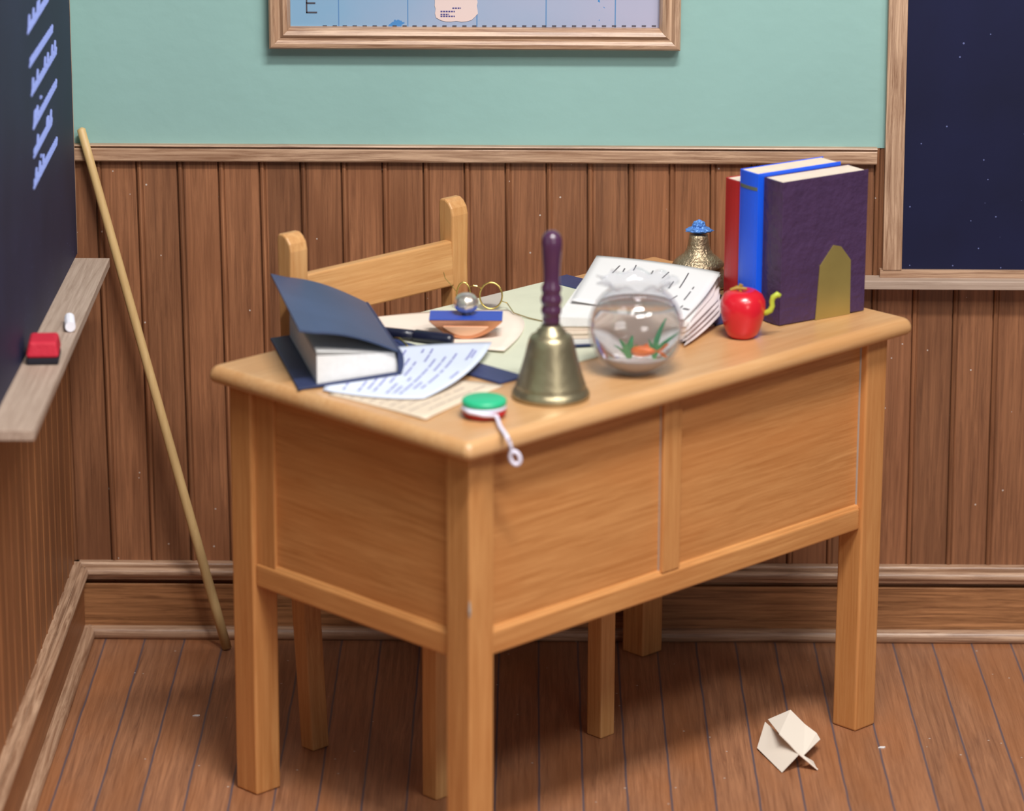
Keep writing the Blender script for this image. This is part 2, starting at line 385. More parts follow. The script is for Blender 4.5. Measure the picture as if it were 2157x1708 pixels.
# profiles: (out from wall, height)
cap = [(0, .147)] + arc(.009, .1415, .0055, 90, -20, 5) + [(.0135, .1375)] + arc(.0205, .1300, .0085, 100, -60, 8) + [(.022, .1165), (.018, .1145), (0, .1145)]
brd = [(0, .112), (.002, .112), (.003, .1055), (.0165, .1055), (.0178, .1045), (.0178, .018), (0, .018)]
shoe = [(0, .0225)] + [(.018, .0225)] + arc(.0268, .0110, .0125, 110, -75, 12) + [(.024, .0), (0, 0)]
for nm, mt, fn, l0, l1 in (('baseboard_back', 'x', lambda p, q, d: (d, -p, q), 0, XR), ('baseboard_left', 'y', lambda p, q, d: (p, -d, q), 0, 3.15)):
    bm = bmesh.new(); prism(bm, brd, fn, l0, l1); base = struct(nm, bm, MAT['base_'+mt])
    bm = bmesh.new(); prism(bm, cap, fn, l0, l1); struct('cap_moulding', bm, MAT['trim_'+mt], base)
    bm = bmesh.new(); prism(bm, shoe, fn, l0, l1); struct('shoe_moulding', bm, MAT['trim_'+mt], base)
# chair rail
rail = [(0, .9225), (.0135, .9225), (.015, .925), (.015, .9455), (.0125, .9485), (.0125, .9495)] + [(.017, .9500), (.018, .9515), (.017, .9535), (0, .9535)]
bm = bmesh.new(); prism(bm, rail, lambda p, q, d: (d, -p, q), 0, 1.492); struct('trim_1', bm, MAT['trim_x'])

# ------------------------------------------------------------------ right blackboard on the back wall
bb = thing('blackboard', 'wide dark navy blackboard in a light wood frame on the green back wall', 'blackboard', (1.505, 0, .72))
o0 = Vector((1.505, 0, .72))
bm = bmesh.new(); box(bm, (.03, -.012, .0), (1.06, -.002, .9)); obj('slate', bm, MAT['board_right'], bb)
bm = bmesh.new()
hexa(bm, [(.0035, -.022, .006), (.0385, -.022, .006), (.0385, -.002, .006), (.0035, -.002, .006)], [(-.007, -.022, .9), (.0285, -.022, .9), (.0285, -.002, .9), (-.007, -.002, .9)])
obj('side_frame', bm, MAT['trim_z'], bb, bevel=.0015)
bm = bmesh.new(); box(bm, (-.007, -.022, .9), (1.06, -.002, .935)); obj('top_frame', bm, MAT['trim_x'], bb, bevel=.0015)
bm = bmesh.new(); box(bm, (1.025, -.022, .005), (1.06, -.002, .9)); obj('side_frame', bm, MAT['trim_z'], bb, bevel=.0015)
tr = obj('chalk_tray', (lambda b: (box(b, (-.05, -.046, -.0245), (1.09, -.0005, -.0085)), b)[1])(bmesh.new()), MAT['tray_x'], bb, bevel=.0012)
bm = bmesh.new(); box(bm, (-.001, -.020, -.0087), (1.06, -.003, .006)); obj('bottom_frame', bm, MAT['trim_x'], bb)
# ------------------------------------------------------------------ left blackboard on the left wall
YB0, YB1 = -.075, -1.235
lb = thing('blackboard', 'dark slate blue blackboard with chalk handwriting on the left wall', 'blackboard', (0, YB0, .765))
bm = bmesh.new(); box(bm, (.002, YB1-YB0, 0), (.0335, -.003, .75)); obj('slate', bm, MAT['board_left'], lb)
bm = bmesh.new(); box(bm, (.002, -.003, 0), (.034, 0, .75)); obj('side_frame', bm, MAT['trim_z'], lb)
bm = bmesh.new(); box(bm, (.002, YB1-YB0-.03, 0), (.038, YB1-YB0, .75)); obj('side_frame', bm, MAT['trim_z'], lb)
# tray (its top surface slopes a hair)
bm = bmesh.new()
p0 = atz(168, 538, .768); p1 = atz(231, 540, .768); p2 = atz(71, 903, .768); p3 = atz(0, 902, .768)
tl = [Vector((.001, p1.y, .768)), p1, p2, Vector((.001, p2.y, .768))]
tl = [v-Vector((0, YB0, .765)) for v in tl]
hexa(bm, [v-Vector((0, 0, .0195)) for v in tl], [v-Vector((0, 0, .003)) for v in tl])
obj('chalk_tray', bm, MAT['tray_y'], lb, bevel=.001)
# cursive chalk lines
rows = [((58, 72), (101, -6), 3), ((62, 142), (110, 64), 4), ((66, 203), (118, 106), 5), ((70, 273), (118, 172), 5), ((71, 333), (108, 256), 4), ((71, 398), (119, 296), 5)]
XB = .0335
for k, (a, b, nw) in enumerate(rows):
    A = at(a[0], a[1], 0, XB+.001); B = at(b[0], b[1], 0, XB+.001)
    A = Vector((XB+.0012, A.y, A.z)); B = Vector((XB+.0012, B.y, B.z))
    bm = bmesh.new(); rnd = random.Random(20+k)
    Lw = B.y-A.y; pts = []; n = 150; h = .0125; cyc = 15+k
    tall = [rnd.random() for _ in range(40)]
    for i in range(n+1):
        q = i/n; ph = q*cyc*2*PI; ci = int(q*cyc)
        hh = h*(2.1 if tall[ci] > .85 else 1.0)
        y = A.y+Lw*q + .006*math.sin(ph)+.7*hh*(.5-.5*math.cos(ph))
        z = A.z+(B.z-A.z)*q*.6+hh*(.5-.5*math.cos(ph))
        pts.append((XB+.0012, y, z))
    pts = [Vector(p)-Vector((0, YB0, .765)) for p in pts]
    tube(bm, pts, .0019, 5)
    if k in (3, 5):
        d = Vector((XB+.0012, A.y+.10, A.z+.034))-Vector((0, YB0, .765)); tube(bm, [d-Vector((0, .004, 0)), d+Vector((0, .004, 0))], .003, 6)
    o = obj('chalk_writing', bm, MAT['chalk'], lb)
# eraser and chalk on the left tray
TZ = .7655
c = atz(90, 757, TZ)
er = thing('chalkboard_eraser', 'small red chalkboard eraser with dark felt underside on the left chalk tray', 'eraser', (c.x+.002, c.y-.0, TZ), R(4))
bm = bmesh.new(); box(bm, (-.026, -.034, 0), (.026, .034, .012)); obj('felt_pad', bm, MAT['felt'], er, bevel=.003)
bm = bmesh.new(); hexa(bm, [(-.027, -.036, .012), (.027, -.036, .012), (.027, .036, .012), (-.027, .036, .012)], [(-.022, -.03, .038), (.023, -.03, .038), (.023, .031, .038), (-.022, .031, .038)]); obj('backing', bm, MAT['eraser'], er, bevel=.005, seg=3)
c = atz(147, 690, TZ)
bm = bmesh.new(); tube(bm, [(-.004, .030, .0095), (0, 0, .0095), (.005, -.030, .0095)], [.0085, .0092, .0088], 12)
o = obj('chalk_stick', bm, MAT['chalkstick'], smooth=False); o.location = (c.x, c.y, TZ); tag(o, 'short white chalk stub lying on the left chalk tray', 'chalk')

# ------------------------------------------------------------------ map in a frame
a = at(567, 105, 1, -.03); b_ = at(1433, 105, 1, -.03)
MX0, MX1, MZ0 = a.x, b_.x, (a.z+b_.z)/2; MZ1 = MZ0+.56; FWID = .038
mp = thing('framed_map', 'framed blue wall map with a large letter E hanging on the green wall', 'map', (MX0, 0, MZ0))
W_, H_ = MX1-MX0, MZ1-MZ0
prof = [(0, 0), (0, .030), (.003, .0335), (.010, .0345), (.016, .0305), (.020, .0305), (.026, .035), (.033, .031), (.0365, .0235), (.038, .020), (.038, .004)]
def framepart(p, q, corner):
    cx, cz = corner; sx = 1 if cx == 0 else -1; sz = 1 if cz == 0 else -1
    return (cx*W_+sx*p, -q, cz*H_+sz*p)
for nm, c0, c1, mt in (('bottom_rail', (0, 0), (1, 0), 'x'), ('top_rail', (0, 1), (1, 1), 'x'), ('side_rail', (0, 0), (0, 1), 'z'), ('side_rail', (1, 0), (1, 1), 'z')):
    bm = bmesh.new()
    A = [bm.verts.new(framepart(p, q, c0)) for p, q in prof]; B = [bm.verts.new(framepart(p, q, c1)) for p, q in prof]; n = len(prof)
    for i in range(n): bm.faces.new((A[i], A[(i+1) % n], B[(i+1) % n], B[i]))
    bm.faces.new(A[::-1]); bm.faces.new(B)
    obj(nm, bm, MAT['trim_'+mt], mp)
def mapmat():
    m, nt, b = newmat('map_print'); L = nt.links.new
    tc = N(nt, 'ShaderNodeTexCoord'); sep = N(nt, 'ShaderNodeSeparateXYZ'); L(tc.outputs['Object'], sep.inputs[0])
    nz = N(nt, 'ShaderNodeTexNoise'); nz.inputs['Scale'].default_value = 5; nz.inputs['Detail'].default_value = 8; L(tc.outputs['Object'], nz.inputs['Vector'])
    ad = N(nt, 'ShaderNodeMath', operation='MULTIPLY_ADD'); L(nz.outputs['Fac'], ad.inputs[0]); ad.inputs[1].default_value = .5; L(sep.outputs[0], ad.inputs[2])
    r = N(nt, 'ShaderNodeValToRGB'); e = r.color_ramp.elements
    e[0].position = .25; e[0].color = srgb(118, 160, 192); e[1].position = .95; e[1].color = srgb(166, 166, 190)
    L(ad.outputs[0], r.inputs['Fac'])
    br = N(nt, 'ShaderNodeTexBrick'); br.offset = 0; br.inputs['Scale'].default_value = 1; br.inputs['Mortar Size'].default_value = .0011
    br.inputs['Brick Width'].default_value = .125; br.inputs['Row Height'].default_value = .125; br.inputs['Color1'].default_value = (1, 1, 1, 1); br.inputs['Color2'].default_value = (1, 1, 1, 1); br.inputs['Mortar'].default_value = (0, 0, 0, 1)
    cm = N(nt, 'ShaderNodeCombineXYZ'); L(sep.outputs[0], cm.inputs[0]); L(sep.outputs[2], cm.inputs[1]); L(cm.outputs[0], br.inputs['Vector'])
    mx = N(nt, 'ShaderNodeMix', data_type='RGBA'); L(br.outputs['Color'], mx.inputs[0]); mx.inputs[6].default_value = srgb(88, 130, 176); L(r.outputs['Color'], mx.inputs[7])
    n2 = N(nt, 'ShaderNodeTexNoise'); n2.inputs['Scale'].default_value = 14; n2.inputs['Detail'].default_value = 6; L(tc.outputs['Object'], n2.inputs['Vector'])
    gt = N(nt, 'ShaderNodeMath', operation='GREATER_THAN'); L(n2.outputs['Fac'], gt.inputs[0]); gt.inputs[1].default_value = .67
    mx2 = N(nt, 'ShaderNodeMix', data_type='RGBA'); L(gt.outputs[0], mx2.inputs[0]); L(mx.outputs[2], mx2.inputs[6]); mx2.inputs[7].default_value = srgb(70, 128, 186)
    L(mx2.outputs[2], b.inputs['Base Color']); b.inputs['Roughness'].default_value = .5
    return m
bm = bmesh.new(); box(bm, (.03, -.008, .03), (W_-.03, -.002, H_-.03)); pr = obj('print', bm, mapmat(), mp)
def onmap(px, py): v = at(px, py, 1, -.0085)-Vector((MX0, 0, MZ0)); return v
# letter E
bm = bmesh.new()
x0 = onmap(645, 25).x; x1 = onmap(668, 25).x; zb = onmap(645, 27).z; s = .0022
box(bm, (x0, -.0092, zb), (x0+s, -.0078, zb+.036))
for zz in (zb, zb+.017, zb+.034): box(bm, (x0, -.0092, zz), (x1 if zz != zb+.017 else x1-.003, -.0078, zz+s))
obj('letter_e', bm, MAT['inkdark'], pr)
# cartouche with its small text
bm = bmesh.new(); ca = onmap(916, 44); cb = onmap(1006, 44); n = 28; pts = []
cx, cz = (ca.x+cb.x)/2, ca.z+.028; hw, hh = (cb.x-ca.x)/2, .029
rnd = random.Random(3)
for i in range(n):
    t = 2*PI*i/n; e = 4
    k = (abs(math.cos(t))**e+abs(math.sin(t))**e)**(-1/e); k *= 1+rnd.uniform(-.05, .04)
    pts.append((cx+hw*k*math.cos(t), cz+hh*k*math.sin(t)))
prism(bm, pts, lambda p, q, d: (p, d, q), -.0092, -.0078); obj('cartouche', bm, plain('cartouche_cream', srgb(216, 194, 190), .6), pr)
bm = bmesh.new()
for (pa, pb, y) in ((953, 971, 17), (928, 958, 24), (928, 946, 30), (928, 958, 34)):
    q = pa
    while q < pb:
        u = onmap(q, y); w = onmap(min(pb, q+4), y); zz = .0012
        box(bm, (u.x, -.0097, u.z-zz), (w.x, -.0088, u.z+zz)); q += 5.5
obj('cartouche_text', bm, plain('map_ink', srgb(70, 66, 130), .7), pr)
bm = bmesh.new()
for k in range(34):   # dashed border line
    u = onmap(680+k*21, 54.5); box(bm, (u.x, -.0092, u.z-.0009), (u.x+.0075, -.0078, u.z+.0009))
obj('dashed_border', bm, MAT['inkdark'], pr)
bm = bmesh.new(); u = onmap(640, 60.5); w = onmap(1385, 60.5); box(bm, (u.x, -.0090, u.z-.0006), (w.x, -.0078, u.z+.0006)); obj('border_line', bm, MAT['inkdark'], pr)

# ------------------------------------------------------------------ pointer stick
bt = at(478, 1368, 2, 0); tp = at(171, 276, 0, .040)
pd = (tp-bt).normalized()
ptr = thing('pointer_stick', 'long tapered pale wooden pointer stick leaning in the left corner', 'pointer', bt)
bm = bmesh.new(); Lp = (tp-bt).length
tube(bm, [pd*(Lp*k/12)+Vector((0, 0, .003)) for k in range(13)]+[pd*(Lp+.006)], [.0095*(1-k/12)+.0080*(k/12) for k in range(13)]+[.003], 14)
obj('shaft', bm, MAT['pointer'], ptr, smooth=True)

# ------------------------------------------------------------------ desk (local frame: x along the long front, y along the short side)
DO = Vector((0.76754, -1.15681, 0)); DT = R(44.95142); DLn, DW, S, TT = 1.00409, .57165, .05391, .030
H = .75
desk = thing('teacher_desk', 'large honey-coloured wooden teacher desk with panelled sides and square legs', 'desk', DO, DT)
U = Vector((math.cos(DT), math.sin(DT), 0)); V = Vector((-math.sin(DT), math.cos(DT), 0))
def d2w(u, v, z): return DO+U*u+V*v+Vector((0, 0, z))
def w2d(p): q = Vector(p)-DO; return Vector((q.dot(U), q.dot(V), q.z))
# top with bullnose edge
tx, tz, ty, tw = .030, .0275, .0189, .0366
prof = [(-.012, 0), (-.005, .0012), (-.0012, .005), (0, .0105), (-.0006, .0165), (-.0030, .0225), (-.0068, .0268), (-.0115, .0292), (-.015, .03)]
bm = bmesh.new(); rings = []
for off, z in prof:
    x0, y0, x1, y1 = -tx-off, -tz-off, DLn+tw+off, DW+ty+off; r = .0125+off*.5; ring = []
    for cx, cy, a0 in ((x1-r, y0+r, -90), (x1-r, y1-r, 0), (x0+r, y1-r, 90), (x0+r, y0+r, 180)):
        for i in range(7): ring.append(bm.verts.new((cx+r*math.cos(R(a0+15*i)), cy+r*math.sin(R(a0+15*i)), H-TT+z)))
    rings.append(ring)
for a, b in zip(rings, rings[1:]):
    n = len(a)
    for i in range(n): bm.faces.new((a[i], a[(i+1) % n], b[(i+1) % n], b[i])).smooth = True
bm.faces.new(rings[0][::-1]); bm.faces.new(rings[-1])
o = obj('desktop', bm, MAT['top'], desk)
for p in o.data.polygons: p.use_smooth = len(p.vertices) == 4
HL = H-TT
for (x, y) in ((0, 0), (DLn-S, 0), (DLn-S, DW-S), (0, DW-S)):
    bm = bmesh.new(); box(bm, (x, y, 0), (x+S, y+S, HL)); obj('leg', bm, MAT['desk_z'], desk, bevel=.004, seg=3)
RB, RTp = .377, .417
# long front: two panels, stile, bottom rail
bm = bmesh.new(); box(bm, (S, .006, RB), (DLn-S, .03, RTp)); obj('bottom_rail', bm, MAT['desk_x'], desk, bevel=.004, seg=3)
bm = bmesh.new(); box(bm, (.4465, .006, RTp), (.489, .03, HL)); obj('stile', bm, MAT['desk_z'], desk, bevel=.003)
for xa, xb in ((S, .4465), (.489, DLn-S)):
    bm = bmesh.new(); box(bm, (xa, .0155, RTp-.006), (xb, .028, HL)); obj('panel', bm, MAT['panel_x'], desk)
    bm = bmesh.new(); prism(bm, [(0, 0), (.0, .006), (.004, .0045), (.007, 0)], lambda p, q, d: (d, .0155-p, RTp-.001+q), xa, xb); obj('bead_moulding', bm, MAT['desk_x'], desk)
# near short side
bm = bmesh.new(); box(bm, (.006, S, RB-.003), (.03, DW-S, RTp-.003)); obj('bottom_rail', bm, MAT['desk_y'], desk, bevel=.004, seg=3)
bm = bmesh.new(); box(bm, (.0155, S, RTp-.009), (.028, DW-S, HL)); obj('panel', bm, MAT['panel_y'], desk)
bm = bmesh.new(); prism(bm, [(0, 0), (.0, .006), (.004, .0045), (.007, 0)], lambda p, q, d: (.0155-p, d, RTp-.004+q), S, DW-S); obj('bead_moulding', bm, MAT['desk_y'], desk)
bm = bmesh.new(); box(bm, (.009, .472, RTp-.003), (.0155, DW-S, HL)); obj('edge_strip', bm, MAT['desk_z'], desk, bevel=.001)
for (x, y, dx, dy) in ((.0095, DW-S-.0032, .003, .0036), (DLn-S-.0022, .0135, .0022, .002), (.445, .0138, .0015, .0017)):
    bm = bmesh.new(); box(bm, (x, y, RTp+.004), (x+dx, y+dy, HL-.002)); o = obj('glue_seam', bm, MAT['glue'], desk); o['label'] = 'grey dried glue line'
# far short side and rear rail
bm = bmesh.new(); box(bm, (DLn-.03, S, RB), (DLn-.006, DW-S, RTp)); obj('bottom_rail', bm, MAT['desk_y'], desk, bevel=.003)
bm = bmesh.new(); box(bm, (DLn-.028, S, RTp-.006), (DLn-.0155, DW-S, HL)); obj('panel', bm, MAT['panel_y'], desk)
bm = bmesh.new(); box(bm, (S, DW-.03, HL-.05), (DLn-S, DW-.012, HL)); obj('rear_rail', bm, MAT['desk_x'], desk, bevel=.002)

# ------------------------------------------------------------------ chair (desk frame orientation)
CH = d2w(.2025, .29, 0)
chair = thing('wooden_chair', 'honey-coloured wooden chair with one wide back slat tucked behind the desk', 'chair', CH, DT)
CWd = .434; CS = .0355
# rear legs run up into the back posts: outline in (y,z)
def post(x):
    bm = bmesh.new()
    pts = [(.309, 0), (.341, 0), (.369, .35), (.385, .905), (.384, .914), (.380, .918)] + [(.369, .918), (.360, .913), (.352, .903), (.349, .890)] + [(.350, .80), (.336, .38)]
    prism(bm, pts, lambda p, q, d: (d, p, q), x, x+CS+.003)
    return bm
for x in (-.004, .412-CS-.004): obj('rear_leg', post(x), MAT['chair_z'], chair, bevel=.003)
for x in (0, CWd-CS): 
    bm = bmesh.new(); box(bm, (x, 0, 0), (x+CS, CS, .43)); obj('front_leg', bm, MAT['chair_z'], chair, bevel=.003)
bm = bmesh.new(); hexa(bm, [(CS, .346, .765), (0.410-CS, .346, .765), (0.410-CS, .364, .765), (CS, .364, .765)], [(CS, .352, .845), (0.410-CS, .352, .845), (0.410-CS, .370, .845), (CS, .370, .845)])
obj('back_slat', bm, MAT['chair_x'], chair, bevel=.003)
bm = bmesh.new(); box(bm, (-.012, -.015, .43), (CWd+.012, .330, .452)); obj('seat', bm, MAT['chair_x'], chair, bevel=.006, seg=3)
bm = bmesh.new(); box(bm, (CS, .008, .385), (CWd-CS, .025, .43)); box(bm, (.008, CS, .385), (.025, .31, .43)); box(bm, (CWd-.025, CS, .385), (CWd-.008, .31, .43)); obj('apron', bm, MAT['chair_x'], chair)

# ------------------------------------------------------------------ things on the desk
Z0 = H+.0003
def hz(px, py, z): return atz(px, py, z)
# desk blotter
A0 = d2w(.232, .170, 0)
bl = thing('desk_blotter', 'pale green desk blotter with navy side strips lying flat on the desk', 'desk pad', (A0.x, A0.y, Z0), DT)
BL_, BW_ = .575, .415
bm = bmesh.new(); box(bm, (.004, .004, 0), (BL_-.004, BW_-.004, .0022)); obj('pad', bm, MAT['blotter'], bl)
for x in (0, BL_-.058):
    bm = bmesh.new(); box(bm, (x, 0, 0), (x+.058, BW_, .0042)); obj('side_strip', bm, MAT['navy'], bl, bevel=.0012)
ZB = Z0+.0024
# beige sheet at front left
def sheet(name, label, cat, f, th, mat, ns=14, nt_=14):
    base = f(.5, .5); t = thing(name, label, cat, base)
    g = lambda s, t_: f(s, t_)-base
    bm = bmesh.new(); patch(bm, g, th, ns, nt_); obj('sheet', bm, mat, t, smooth=True)
    return t, g
f = quad9([[hz(790, 800, Z0+.0016), hz(930, 798, Z0+.0016), hz(1062, 812, Z0+.0016)], [hz(742, 812, Z0+.0014), hz(860, 824, Z0+.0014), hz(985, 842, Z0+.0014)], [hz(690, 830, Z0+.0014), hz(790, 854, Z0+.0014), hz(897, 882, Z0+.0034)]])
t, g = sheet('old_letter', 'beige paper sheet with faint writing at the front left desk edge', 'paper', f, .0012, MAT['beige'])
bm = bmesh.new(); strokes(bm, g, handwriting(g, 9, .12, .9, .1, .95, 't', 4), .0011); obj('handwriting', bm, MAT['inkgrey'], t)
# cream sheet on the blotter
f = quad9([[hz(783, 668, ZB+.0012), hz(925, 655, ZB+.0012), hz(1068, 652, ZB+.0012)], [hz(790, 676, ZB+.0012), hz(920, 690, ZB+.0012), hz(1105, 684, ZB+.002)], [hz(799, 684, ZB+.0014), hz(928, 722, ZB+.0014), hz(1062, 738, ZB+.006)]])
t, g = sheet('paper_sheet', 'cream paper sheet on the blotter under the rocker blotter', 'paper', f, .0010, MAT['cream'])
# letter with blue writing
f = quad9([[hz(740, 740, Z0+.0046), hz(885, 726, ZB+.0065), hz(1036, 720, ZB+.022)], [hz(705, 782, Z0+.0034), hz(850, 780, Z0+.0072), hz(984, 784, ZB+.014)], [hz(680, 821, Z0+.0030), hz(795, 836, Z0+.0048), hz(893, 838, Z0+.0055)]])
t, g = sheet('letter', 'curling white letter with blue handwriting beside the lifted-cover book', 'paper', f, .0010, MAT['letter'], 20, 20)
bm = bmesh.new(); strokes(bm, g, handwriting(g, 11, .16, .80, .10, .93, 't', 9, .5)+[(.90, .12, .90, .3), (.925, .14, .925, .26), (.93, .5, .93, .62)], .0017); obj('handwriting', bm, MAT['ink'], t)

# navy book with raised front cover
B0 = Vector((.489, -.913, Z0+.0006)); 
e1 = Vector((.652-.489, -.840+.913, 0)); e2 = Vector((.423-.489, -.612+.913, 0)); wd = e1.length; dp = e2.length; e1.normalize(); e2.normalize()
nb = thing('lifted_cover_book', 'thick navy book with a curled raised cover on the near left desk corner', 'book', B0)
ts = bmesh.new()
def P(a, b, z): return e1*a+e2*b+Vector((0, 0, z+.0068*a/wd))
bm = bmesh.new(); hexa(bm, [P(0, 0, 0), P(wd, 0, 0), P(wd, dp, 0), P(0, dp, 0)], [P(0, 0, .004), P(wd, 0, .004), P(wd, dp, .004), P(0, dp, .004)]); obj('back_cover', bm, MAT['navybookin'], nb, bevel=.001)
bi = .034
bm = bmesh.new(); hexa(bm, [P(bi, .008, .004), P(wd-.004, .008, .004), P(wd-.004, dp-.008, .004), P(bi, dp-.008, .004)], [P(bi, .008, .050), P(wd-.010, .008, .036), P(wd-.010, dp-.008, .036), P(bi, dp-.008, .050)])
obj('page_block', bm, MAT['pages'], nb)
def cov(s, t):  # s from spine to fore edge, t front to back
    q = s
    a = wd-.003-(wd+.006)*s - .000*t
    z = .040+.052*s+.014*math.sin(s*PI*.9) + .014*t*s
    if s > .85: z += .03*(s-.85)
    return P(a-.0+.012*s, dp*t*(1-.0*s), z)
bm = bmesh.new(); patch(bm, cov, .0035, 18, 8); obj('front_cover', bm, MAT['navybook'], nb, smooth=False)
bm = bmesh.new()
for k, lift in enumerate((.35, .15)):
    def pg(s, t): 
        a = wd-.010-(wd-.010-bi)*s
        return P(a, .008+(dp-.016)*t, .0365+.0145*s+lift*(.018*s))
    patch(bm, pg, .0004, 8, 2)
obj('loose_pages', bm, MAT['pages'], nb)
bm = bmesh.new(); ar = [(wd-.004, .0)]+[(wd-.004+.0085*math.sin(PI*i/8), .021-.021*math.cos(PI*i/8)) for i in range(9)]+[(wd-.006, .040), (wd-.006, .004)]
prism(bm, ar, lambda p, q, d: P(p, d, q), 0, dp); obj('spine', bm, MAT['navybookin'], nb)

# pen
pa, pb = hz(800, 697, ZB+.0105), hz(953, 716, ZB+.0105)
pen = thing('fountain_pen', 'thick black fountain pen lying between navy book and rocker blotter', 'pen', pa)
d = pb-pa
bm = bmesh.new(); tube(bm, [d*k for k in (.0, .08, .3, .48)], [.0060, .0080, .0085, .0088], 14); obj('barrel', bm, MAT['black'], pen, smooth=True)
bm = bmesh.new(); tube(bm, [d*k for k in (.48, .5, .75, .95, 1.0, 1.012)], [.0088, .0104, .0104, .0100, .0085, .004], 14); obj('cap', bm, MAT['black'], pen, smooth=True)
pc, pd2 = hz(826, 712, ZB+.006), hz(858, 728, ZB+.006)
bm = bmesh.new(); q = pd2-pc; tube(bm, [pc-pa, pc-pa+q*.5+Vector((0, 0, .006)), pd2-pa], .0016, 8); o = obj('clip', bm, MAT['gold'], pen); o['label'] = 'thin gold clip'

# rocker blotter
rc = hz(981, 713, ZB+.0018); ZR = ZB+.0024
rk = thing('rocker_blotter', 'copper rocker blotter with blue top and round silver knob', 'ink blotter', (rc.x, rc.y-.006, ZR), R(-.5))
hwid, sag, dep = .0615, .0305, .054
pts = [(-hwid, sag+.002)]+[(-hwid+2*hwid*i/20, sag*((2*i/20-1)**2)*.98+.0000) for i in range(21)]+[(hwid, sag+.002)]
bm = bmesh.new(); prism(bm, pts, lambda p, q, d: (p, d, q), 0, dep); obj('curved_body', bm, MAT['copper'], rk, bevel=.0012)
bm = bmesh.new()
ins = [(-.038+.076*i/16, .006+.015*((2*i/16-1)**2)) for i in range(17)]
prism(bm, ins+[(.038, .0225), (-.038, .0225)], lambda p, q, d: (p, d, q), -.0022, .002); obj('embossed_arc', bm, MAT['copperlight'], rk, bevel=.0016, seg=3)
bm = bmesh.new(); box(bm, (-hwid, -.0005, sag+.002), (hwid, dep+.0005, sag+.0045)); o = obj('top_plate', bm, MAT['bluetop'], rk, bevel=.0008); o['label'] = 'bright blue top plate'
zt = sag+.0045
bm = bmesh.new(); lathe(bm, [(.008, 0), (.006, .003), (.011, .005), (.0175, .0095), (.0205, .016), (.0208, .022), (.0185, .029), (.0135, .0345), (.0075, .0372), (.0, .038)], 0, dep*.55, zt, 32, fr=lambda k, u: 1+.03*math.cos(u*2*PI*8)); o = obj('knob', bm, MAT['silver'], rk, smooth=True); o['label'] = 'round polished silver knob'

# spectacles
gp = hz(1034, 652, ZB+.001)
gl = thing('spectacles', 'thin gold wire spectacles with round lenses standing behind the rocker blotter', 'spectacles', (gp.x, gp.y, ZB+.0012))
def ring(cx, cz, rx, rz, y=0, n=32): return [(cx+rx*math.cos(2*PI*i/n), y+.25*(cz+rz*math.sin(2*PI*i/n)), cz+rz*math.sin(2*PI*i/n)) for i in range(n)]
lx = -.0475
for cx, rx in ((0, .0195), (lx, .0120)):
    bm = bmesh.new(); tube(bm, ring(cx, .0232, rx, .022), .0015, 8, closed=True); rim = obj('rim', bm, MAT['gold'], gl, smooth=True)
    bm = bmesh.new(); n = 28; c1 = [bm.verts.new((cx+rx*.97*math.cos(2*PI*i/n), .25*(.0232+.0215*math.sin(2*PI*i/n))-.0004, .0232+.0215*math.sin(2*PI*i/n))) for i in range(n)]
    c2 = [bm.verts.new(v.co+Vector((0, .0008, 0))) for v in c1]
    bm.faces.new(c1); bm.faces.new(c2[::-1])
    for i in range(n): bm.faces.new((c1[i], c1[(i+1) % n], c2[(i+1) % n], c2[i]))
    obj('lens', bm, MAT['lens'], gl)
bm = bmesh.new(); tube(bm, [(-.0175, .009, .036), (-.024, .007, .040), (-.030, .007, .041), (-.037, .009, .038)], .0007, 6); obj('bridge', bm, MAT['gold'], gl)
tm = hz(1142, 676, ZB+.002)-Vector((gp.x, gp.y, ZB+.0012)); 
bm = bmesh.new(); tube(bm, [(.0185, .004, .014), (.028, .010, .009), tm*.45+Vector((0, 0, .003)), tm*.75, tm], .0010, 6); obj('temple', bm, MAT['gold'], gl)
bm = bmesh.new(); tube(bm, [(lx-.011, .009, .028), (lx-.022, .014, .040), (lx-.032, .02, .050), (lx-.035, .03, .058)], .0006, 6); obj('temple', bm, MAT['gold'], gl)

# hand bell
bc = hz(1160, 835, Z0)
hb = thing('hand_bell', 'brass hand bell with turned dark purple handle at the front of the desk', 'bell', bc)
bm = bmesh.new()
lathe(bm, [(.0600, .0), (.0624, .0025), (.0622, .007), (.0590, .013), (.0560, .017), (.0562, .020), (.0545, .024), (.0515, .034), (.0475, .048), (.0435, .062), (.0400, .076), (.0378, .086), (.0350, .096), (.0320, .101), (.0255, .104), (.0240, .1055), (.0225, .110), (.0172, .1135), (.0165, .118), (.0, .1185), (.0, .0985), (.030, .094), (.036, .07), (.047, .03), (.056, .0)], n=56, cap=False)
obj('bell_body', bm, MAT['brass'], hb, smooth=True)
bm = bmesh.new()
lathe(bm, [(.0135, .117), (.0140, .128), (.0135, .134), (.0158, .138), (.0165, .143), (.0150, .148), (.0140, .151), (.0168, .156), (.0172, .162), (.0150, .167), (.0142, .170), (.0162, .175), (.0160, .181), (.0132, .186), (.0130, .196), (.0136, .210), (.0148, .226), (.0160, .240), (.0166, .250), (.0156, .260), (.0120, .267), (.0060, .271), (0, .272)], n=32)
obj('handle', bm, MAT['aubergine'], hb, smooth=True)

